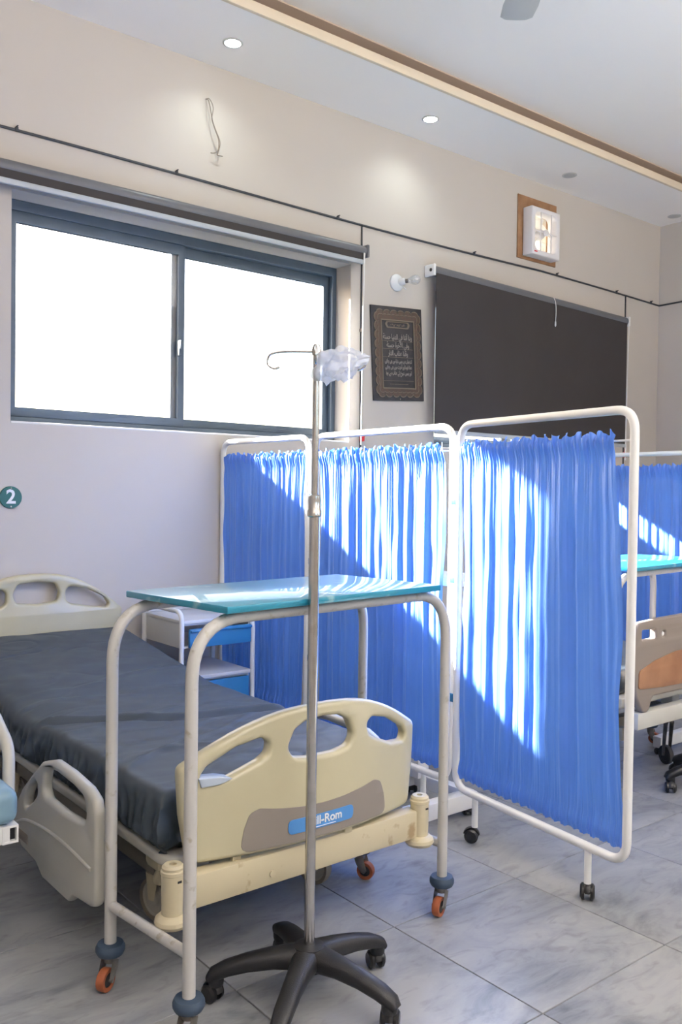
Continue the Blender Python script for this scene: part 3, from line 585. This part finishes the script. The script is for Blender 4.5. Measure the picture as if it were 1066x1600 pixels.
# mattress
def mattress():
    x0, x1, y0, y1 = 1.158, 2.042, 2.235, 4.40; nx, ny = 104, 290; b = B()
    def prof(y):
        t = max(0, min(1, (y-3.35)/.25)); t = t*t*(3-2*t); return .548+.008*t+max(0, y-3.48)*.142
    V = []
    for i in range(nx+1):
        row = []
        for j in range(ny+1):
            u, v = i/nx, j/ny; x = x0+(x1-x0)*u; y = y0+(y1-y0)*v
            z = prof(y); d = min(x-x0, x1-x, y-y0, y1-y); r = .03
            if d < r: z -= .03*(1-math.sqrt(max(0, 1-(1-d/r)**2)))
            dl = x-x0
            if y > 3.05: z -= max(0, 1-dl/.16)**2*.03*min(1, (y-3.05)/.3)
            P = Vector((x*3, y*3, 0)); q = noise.noise(Vector((x*2.2, y*9, 1)))*.007 + noise.noise(Vector((x*9+y*4, y*7, 4)))*.0042 + noise.noise(P*6)*.0014
            a = min(1, d/.05)
            rn = noise.noise(Vector((x*2.0+y*.9+3, y*3.6-x*.8, 8.5))); r2 = noise.noise(Vector((x*4.5-y*1.3, y*6.5+x*.7, 3.3)))
            q += -.0065*math.exp(-(rn/.045)**2)*max(0, .35+noise.noise(Vector((x*2, y*2, 11)))) - .0035*math.exp(-(r2/.06)**2)*max(0, .3+noise.noise(Vector((x*3, y*3, 17))))
            # sheet fold across the middle of the bed
            yl = 3.22-.42*(x-x0) + .03*math.sin(x*7); e = (y-yl)/.022
            z += a*(q + .014*math.exp(-e*e) - .013*math.exp(-(e+1.5)**2))
            for yc, sl, am in ((2.72, .5, .006), (2.55, -.3, .006), (3.05, .15, .006), (3.42, -.12, .006), (3.62, .2, .005), (2.42, .25, .005)):
                e = (y-yc-sl*(x-1.6)-.02*math.sin(x*11+yc*9))/.018; z += a*am*1.7*math.exp(-e*e)*max(0, noise.noise(Vector((x*2.5, yc*5, 2)))+.45)
            row.append(b.bm.verts.new((x, y, z)))
        V.append(row)
    for i in range(nx):
        for j in range(ny): b.face((V[i][j], V[i+1][j], V[i+1][j+1], V[i][j+1]))
    loop = [V[i][0] for i in range(nx)] + [V[nx][j] for j in range(ny)] + [V[i][ny] for i in range(nx, 0, -1)] + [V[0][j] for j in range(ny, 0, -1)]
    L = len(loop); prev = loop; K = 9; cx, cy = (x0+x1)/2, (y0+y1)/2
    for k in range(1, K+1):
        ring = []; f = k/K
        for q, v in enumerate(loop):
            x, y = v.co.x, v.co.y; nx_ = Vector((-1 if x < x0+1e-4 else 1 if x > x1-1e-4 else 0, -1 if y < y0+1e-4 else 1 if y > y1-1e-4 else 0, 0))
            s = x+y*1.0
            g = (.55*math.sin(s*104+3*noise.noise(Vector((s*5, f*1.5, 0)))*3) + noise.noise(Vector((s*16, f*2, 5))))*.017*math.sin(PI*min(1, f*.62+.05))
            zb = .371; z = v.co.z + (zb-v.co.z)*f
            tuck = -.03*max(0, (f-.8)/.2)
            bl = .006*math.sin(PI*f)
            ring.append(b.bm.verts.new(Vector((x, y, z)) + nx_*(g+bl+tuck) + Vector((nx_.y, nx_.x, 0))*g*.5))
        for q in range(L): b.face((prev[q], ring[q], ring[(q+1) % L], prev[(q+1) % L]))
        prev = ring
    b.face(prev[::-1])
    return tag(b.obj('mattress', M['sheet'], None, 80), 'mattress in a creased slate grey fitted sheet on the cream hospital bed', 'mattress')
mattress()

# ------------------------------------------------------------------ bedside cabinet
cb = thing('bedside_cabinet', 'white metal bedside cabinet with blue drawer between the bed and blue screen', 'cabinet', (2.38, 4.18, 0))
cx0, cx1, cy0, cy1 = 2.17, 2.59, 3.97, 4.40
b = B(); b.box(((cx0+cx1)/2, (cy0+cy1)/2, .735), (cx1-cx0, cy1-cy0, .018), bev=.003); b.obj('top_panel', M['cab'], cb)
b = B(); b.box(((cx0+cx1)/2, cy1-.012, .772), (cx1-cx0-.03, .012, .055), bev=.003); b.obj('back_rim', M['cab'], cb)
b = B(); b.plate(rect(cx0+.006, cx1-.006, .60, .726), [rect(cx0+.018, cx1-.018, .612, .716)], .40, 0, lambda u, z, t: (u, (cy0+cy1)/2+t, z)); b.obj('drawer_housing', M['cab'], cb, smooth=False)
b = B(); b.box(((cx0+cx1)/2+.01, cy0-.004, .652), (cx1-cx0-.05, .018, .096), bev=.003); dr = b.obj('drawer', M['drawer'], cb)
b = B(); b.box(((cx0+cx1)/2+.01, cy0-.018, .69), (cx1-cx0-.055, .018, .014), bev=.004); b.obj('drawer_lip', M['drawer'], dr)
b = B(); b.box(((cx0+cx1)/2, (cy0+cy1)/2, .445), (cx1-cx0-.01, cy1-cy0-.01, .02), bev=.003); b.obj('shelf', M['cab'], cb)
b = B(); b.plate(rect(cx0+.01, cx1-.01, .10, .435), [rect(cx0+.022, cx1-.022, .112, .425)], .39, 0, lambda u, z, t: (u, (cy0+cy1)/2+t, z)); b.obj('cupboard', M['cab'], cb, smooth=False)
b = B(); b.box(((cx0+cx1)/2, cy0+.006, .265), (cx1-cx0-.045, .02, .315), bev=.003); dd = b.obj('door', M['drawer'], cb)
b = B(); b.tube(fillet([(cx0+.08, cy0-.004, .34), (cx0+.08, cy0-.03, .34), (cx0+.08, cy0-.03, .24), (cx0+.08, cy0-.004, .24)], .01), .005, 8); b.obj('handle', M['chrome'], dd)
for x in (cx0-.004, cx1+.004):
    b = B(); zz = .79 if x < 2.3 else .735
    b.tube(fillet([(x, cy0+.004, .03), (x, cy0+.004, zz), (x, cy1-.01, zz), (x, cy1-.01, .03)], .055, 8), .0125, 12); b.obj('tube_side', M['white'], cb)
for x in (cx0-.004, cx1+.004):
    for y in (cy0+.004, cy1-.01):
        b = B(); b.lathe([(.014, 0), (.016, .012), (.012, .034)], (x, y, 0), n=14); b.obj('foot', M['black'], cb)

# ------------------------------------------------------------------ folding screens
def curtain_mesh(P0, P1, zt, zr, zb, zrb, inset_t, inset_b, seed, nu=300, nv=56):
    P0, P1 = Vector((*P0, 0)), Vector((*P1, 0)); d = (P1-P0); Lg = d.length; d.normalize(); n_ = Vector((d.y, -d.x, 0)); R = random.Random(seed)
    ph = [R.uniform(0, 6.28) for _ in range(12)]; b = B()
    def f(u, v):
        z = zt+(zb-zt)*v
        a0 = inset_t[0]+(inset_b[0]-inset_t[0])*v; a1 = inset_t[1]+(inset_b[1]-inset_t[1])*v
        edge = .012*math.sin(v*9+ph[0])*math.exp(-min(u, 1-u)*14)
        s = a0+(Lg-a0-a1)*u
        uu = u*Lg + .012*noise.noise(Vector((u*5*Lg, v*1.6, seed)))*1.0 + .004*noise.noise(Vector((u*14, v*5, seed+5)))
        rodd = min(abs(z-zr), abs(z-zrb)); g = math.exp(-(rodd/.03)**2); gb = math.exp(-rodd/.09)
        fold = .6*math.sin(uu*2*PI*8.3+ph[1]+1.5*math.sin(uu*7+ph[8]))+.4*math.sin(uu*2*PI*15.7+ph[2]+1.6*math.sin(uu*9+ph[6]))+.16*math.sin(uu*2*PI*27+ph[3]+math.sin(uu*23+ph[9]))
        big = noise.noise(Vector((uu*6, v*.7, seed*3.1)))*1.3
        small = .55*math.sin(uu*2*PI*62+ph[4]+2*math.sin(uu*31+ph[7]))+.45*math.sin(uu*2*PI*91+ph[5])
        body = (fold*.0095+big*.014)*(1-gb*.9)
        cr = .006*noise.noise(Vector((uu*16, v*7, seed+9)))*(1-gb)
        disp = body + cr + small*(.0042*gb+.0006) + .013*g
        z += (.007*math.sin(uu*2*PI*17+ph[8])+.006*math.sin(uu*2*PI*29+ph[9]))*math.exp(-v/.02) + .004*math.sin(uu*2*PI*23+ph[10])*math.exp(-(1-v)/.02)
        if z > zr: disp += .010*math.sin(uu*2*PI*26+ph[11])*min(1, (z-zr)/.03)
        p = P0+d*(s+edge)+n_*disp; return (p.x, p.y, z)
    b.grid(f, nu, nv); return b
def screen_panel(root, A, Bp, zlo, zt, ins_t, ins_b, zcb, zrb, seed):
    """A = left post foot (far), Bp = right post foot"""
    A3 = lambda z: Vector((A[0], A[1], z)); B3 = lambda z: Vector((Bp[0], Bp[1], z))
    b = B(); b.tube(fillet([A3(zlo), A3(zt), B3(zt), B3(zlo)], .075, 8, True), .0155, 14, closed=True); fr = b.obj('panel_frame', M['white'], root)
    zr = 1.588
    b = B(); b.tube([A3(zr), B3(zr)], .004, 8); b.obj('rod', M['white'], fr)
    b = B(); b.tube([A3(zrb), B3(zrb)], .004, 8); b.obj('rod', M['white'], fr)
    cu = curtain_mesh(A, Bp, 1.616, zr, zcb, zrb, ins_t, ins_b, seed).obj('curtain', M['blue'], root, 80, recalc=False)
def folding_screen(label, X, a, b1, b2, c1, c2, e):
    r = thing('folding_screen', label, 'screen', (X+2.69, 3.05, 0), 'folding ward screens with blue curtains')
    screen_panel(r, (X+2.70, a), (X+2.725, b1), .19, 1.69, (.02, .02), (.02, .03), .235, .27, 11)
    screen_panel(r, (X+2.725, b2), (X+2.70, c1), .19, 1.69, (.035, .045), (.04, .03), .225, .26, 23)
    screen_panel(r, (X+2.664, c2), (X+2.556, e), .19, 1.69, (.02, .062), (.02, .004), .235, .265, 37)
    for x, y in ((X+2.725, (b1+b2)/2), (X+2.682, (c1+c2)/2)):
        for z in (.55, 1.05, 1.38):
            b = B(); b.box((x, y, z), (.012, .05, .035), bev=.004); b.obj('hinge', M['drawer'], r)
    for x, y, a in ((X+2.578, e+.165, .6), (X+2.648, c2-.125, 2.2), (X+2.705, c1+.155, 4.0), (X+2.722, b2-.135, 1.0), (X+2.72, b1+.115, 5.0), (X+2.704, a-.11, 2.6)):
        b = B(); b.tube([(x, y, .185), (x, y, .062)], .0125, 12); b.obj('caster_stem', M['white'], r); twin_caster(r, x, y, .075, a, .028)
    return r
folding_screen('three panel folding screen with blue curtains standing behind the cream bed', 0, 4.47, 3.665, 3.605, 2.612, 2.535, 1.655)
folding_screen('far blue curtained folding screen seen beyond the large screen at right', 2.555, 4.47, 3.80, 3.75, 2.72, 2.65, 1.78)

# ------------------------------------------------------------------ white pedestal stand behind the screen
pd = thing('pedestal_stand', 'white square pillar and castored base showing under the blue screen', 'stand', (2.86, 2.7, 0), 'white castored stands')
b = B(); b.box((2.67, 2.625, .078), (.40, .055, .07), bev=.004); b.box((2.86, 2.80, .078), (.05, .34, .06), bev=.004); b.box((2.67, 2.985, .078), (.42, .05, .06), bev=.004); b.obj('base', M['white'], pd)
b = B(); b.box((2.83, 2.93, .55), (.07, .07, .90), bev=.005); b.obj('pillar', M['white'], pd)
b = B(); b.box((2.98, 2.93, 1.01), (.36, .5, .025), bev=.008); b.obj('tray', M['white'], pd)
for x, y in ((2.845, 2.625), (2.845, 2.985), (2.50, 2.985), (2.50, 2.625)): twin_caster(pd, x, y, .05, 1.0, .019)
dup(pd, None, (1.86, -.36, 0), 'white castored stand base beyond the grey bed at the right edge')

# ------------------------------------------------------------------ second bed (right)
b2 = thing('hospital_bed', 'grey brown hospital bed with wood panelled footboard behind the screen at right', 'bed', (3.95, 3.3, 0), 'hospital beds with their heads to the wall')
BX = 3.915
def sx(pts, r=.02): return [(p.x, p.y) for p in fillet([(x, z, 0) for x, z in pts], r, 5, True)]
o_ = [(-.36, .425), (-.31, .425), (-.285, .492), (.285, .492), (.31, .425), (.36, .425), (.41, .50), (.438, .62), (.44, .72), (.428, .815), (.40, .838), (.2, .848), (0, .852), (-.2, .848), (-.40, .838), (-.428, .815), (-.44, .72), (-.438, .62), (-.41, .50)]
hl = [(-.375, .757), (-.262, .757), (-.262, .80), (-.375, .803)]
pn = [(-.405, .54), (-.2, .528), (0, .524), (.2, .528), (.405, .54), (.40, .62), (.27, .658), (.1, .683), (0, .687), (-.1, .683), (-.27, .658), (-.40, .62)]
b = B(); b.plate(sx(o_, .03), [sx(hl, .012), sx([(-x, z) for x, z in hl][::-1], .012), sx([(-.213, .76), (-.183, .76), (-.183, .785), (-.213, .785)], .012)], .036, .01, lambda u, z, t: (BX+u, 2.25+t, z)); f2 = b.obj('footboard', M['taupe'], b2, 50)
b = B(); b.plate(sx(pn, .02), [], .006, .001, lambda u, z, t: (BX+u, 2.2305+t, z)); b.obj('wood_panel', M['woodp'], f2)
b = B(); b.lathe([(.009, -.012), (.013, -.006), (.013, .03)], (BX-.198, 2.25, .772), (0, 1, 0), 12); b.obj('knob', M['white'], f2)
b = B(); b.box((BX, 2.262, .388), (.78, .05, .075), bev=.005); b.obj('foot_beam', M['cream2'], b2)
b = B(); b.plate(rect(3.49, 4.34, 2.30, 4.36), [], .05, .01, lambda u, v, t: (u, v, .465+t)); b.obj('deck', M['cream2'], b2)
b = B()
for x in (3.60, 4.23): b.box((x, 3.3, .30), (.05, 1.9, .06), bev=.004)
for y in (2.5, 4.1): b.box((BX, y, .30), (.70, .05, .06), bev=.004)
b.obj('base_frame', M['frame'], b2)
for x in (3.60, 4.23):
    for y in (2.5, 4.1):
        b = B(); b.box((x, y, .385), (.07, .07, .12), bev=.008); b.obj('lift_column', M['cream2'], b2)
        fork_caster(b2, x, y, .28, 1.2, False, .05, 'dark')
b = B(); b.plate(sx([(-.46, .50), (.46, .50), (.46, .94), (0, .97), (-.46, .94)], .04), [], .036, .01, lambda u, z, t: (BX+u, 4.42+t, z)); b.obj('headboard', M['taupe'], b2, 50)
b = B(); b.box((BX, 3.33, .55), (.80, 2.0, .115), bev=.03, seg=3); tag(b.obj('mattress', M['sheet'], None), 'dark grey mattress hidden behind the wood panelled footboard of the right bed', 'mattress')

# ------------------------------------------------------------------ stretcher at the left edge
st = thing('patient_trolley', 'white square tube trolley frame cut off by the left edge beside the bed rail', 'trolley', (.5, 3.3, 0))
b = B(); b.box((.55, 2.53, .425), (.56, .045, .05), bev=.003); b.box((.27, 3.45, .425), (.045, 1.8, .05), bev=.003); b.box((.55, 4.35, .425), (.56, .045, .05), bev=.003); b.obj('frame', M['white'], st)
b = B(); b.plate(rect(-.0225, .0225, -.025, .025), [rect(-.017, .017, -.019, .019)], 1.86, 0, lambda u, z, t: (.83+u, 3.435+t, .425+z)); b.obj('side_tube', M['white'], st, smooth=False)
b = B(); b.box((.83, 2.53, .425), (.034, .02, .038)); b.obj('end_plug', M['blackg'], st, smooth=False)
for x in (.31, .79):
    for y in (2.95, 4.2):
        b = B(); b.tube([(x, y, .41), (x, y, .10)], .016, 12); b.obj('leg', M['white'], st); fork_caster(st, x, y, .12, 1.0, False, .04)
b = B(); b.tube(fillet([(.855, 2.60, .44), (.875, 2.66, .63), (.875, 2.80, .70), (.875, 3.5, .70), (.865, 3.6, .44)], .09, 8), .018, 12); b.obj('side_rail', M['cream2'], st)
b = B(); x0, x1, y0, y1 = .28, .855, 2.50, 4.33
b.box(((x0+x1)/2, (y0+y1)/2, .503), (x1-x0, y1-y0, .10), bev=.03, seg=4); bmesh.ops.subdivide_edges(b.bm, edges=[e for e in b.bm.edges if e.calc_length() > .2], cuts=24, use_grid_fill=True)
for v in b.bm.verts:
    q = noise.noise(Vector((v.co.x*12, v.co.y*12, v.co.z*50)))*.004; v.co.z += q*min(1, max(0, (v.co.z-.46)/.05)); v.co.y += q*.8 if v.co.y < 2.55 else 0
tag(b.obj('trolley_pad', M['pad'], None, 50), 'light blue vinyl pad in creased plastic on the white trolley at left edge', 'mattress')
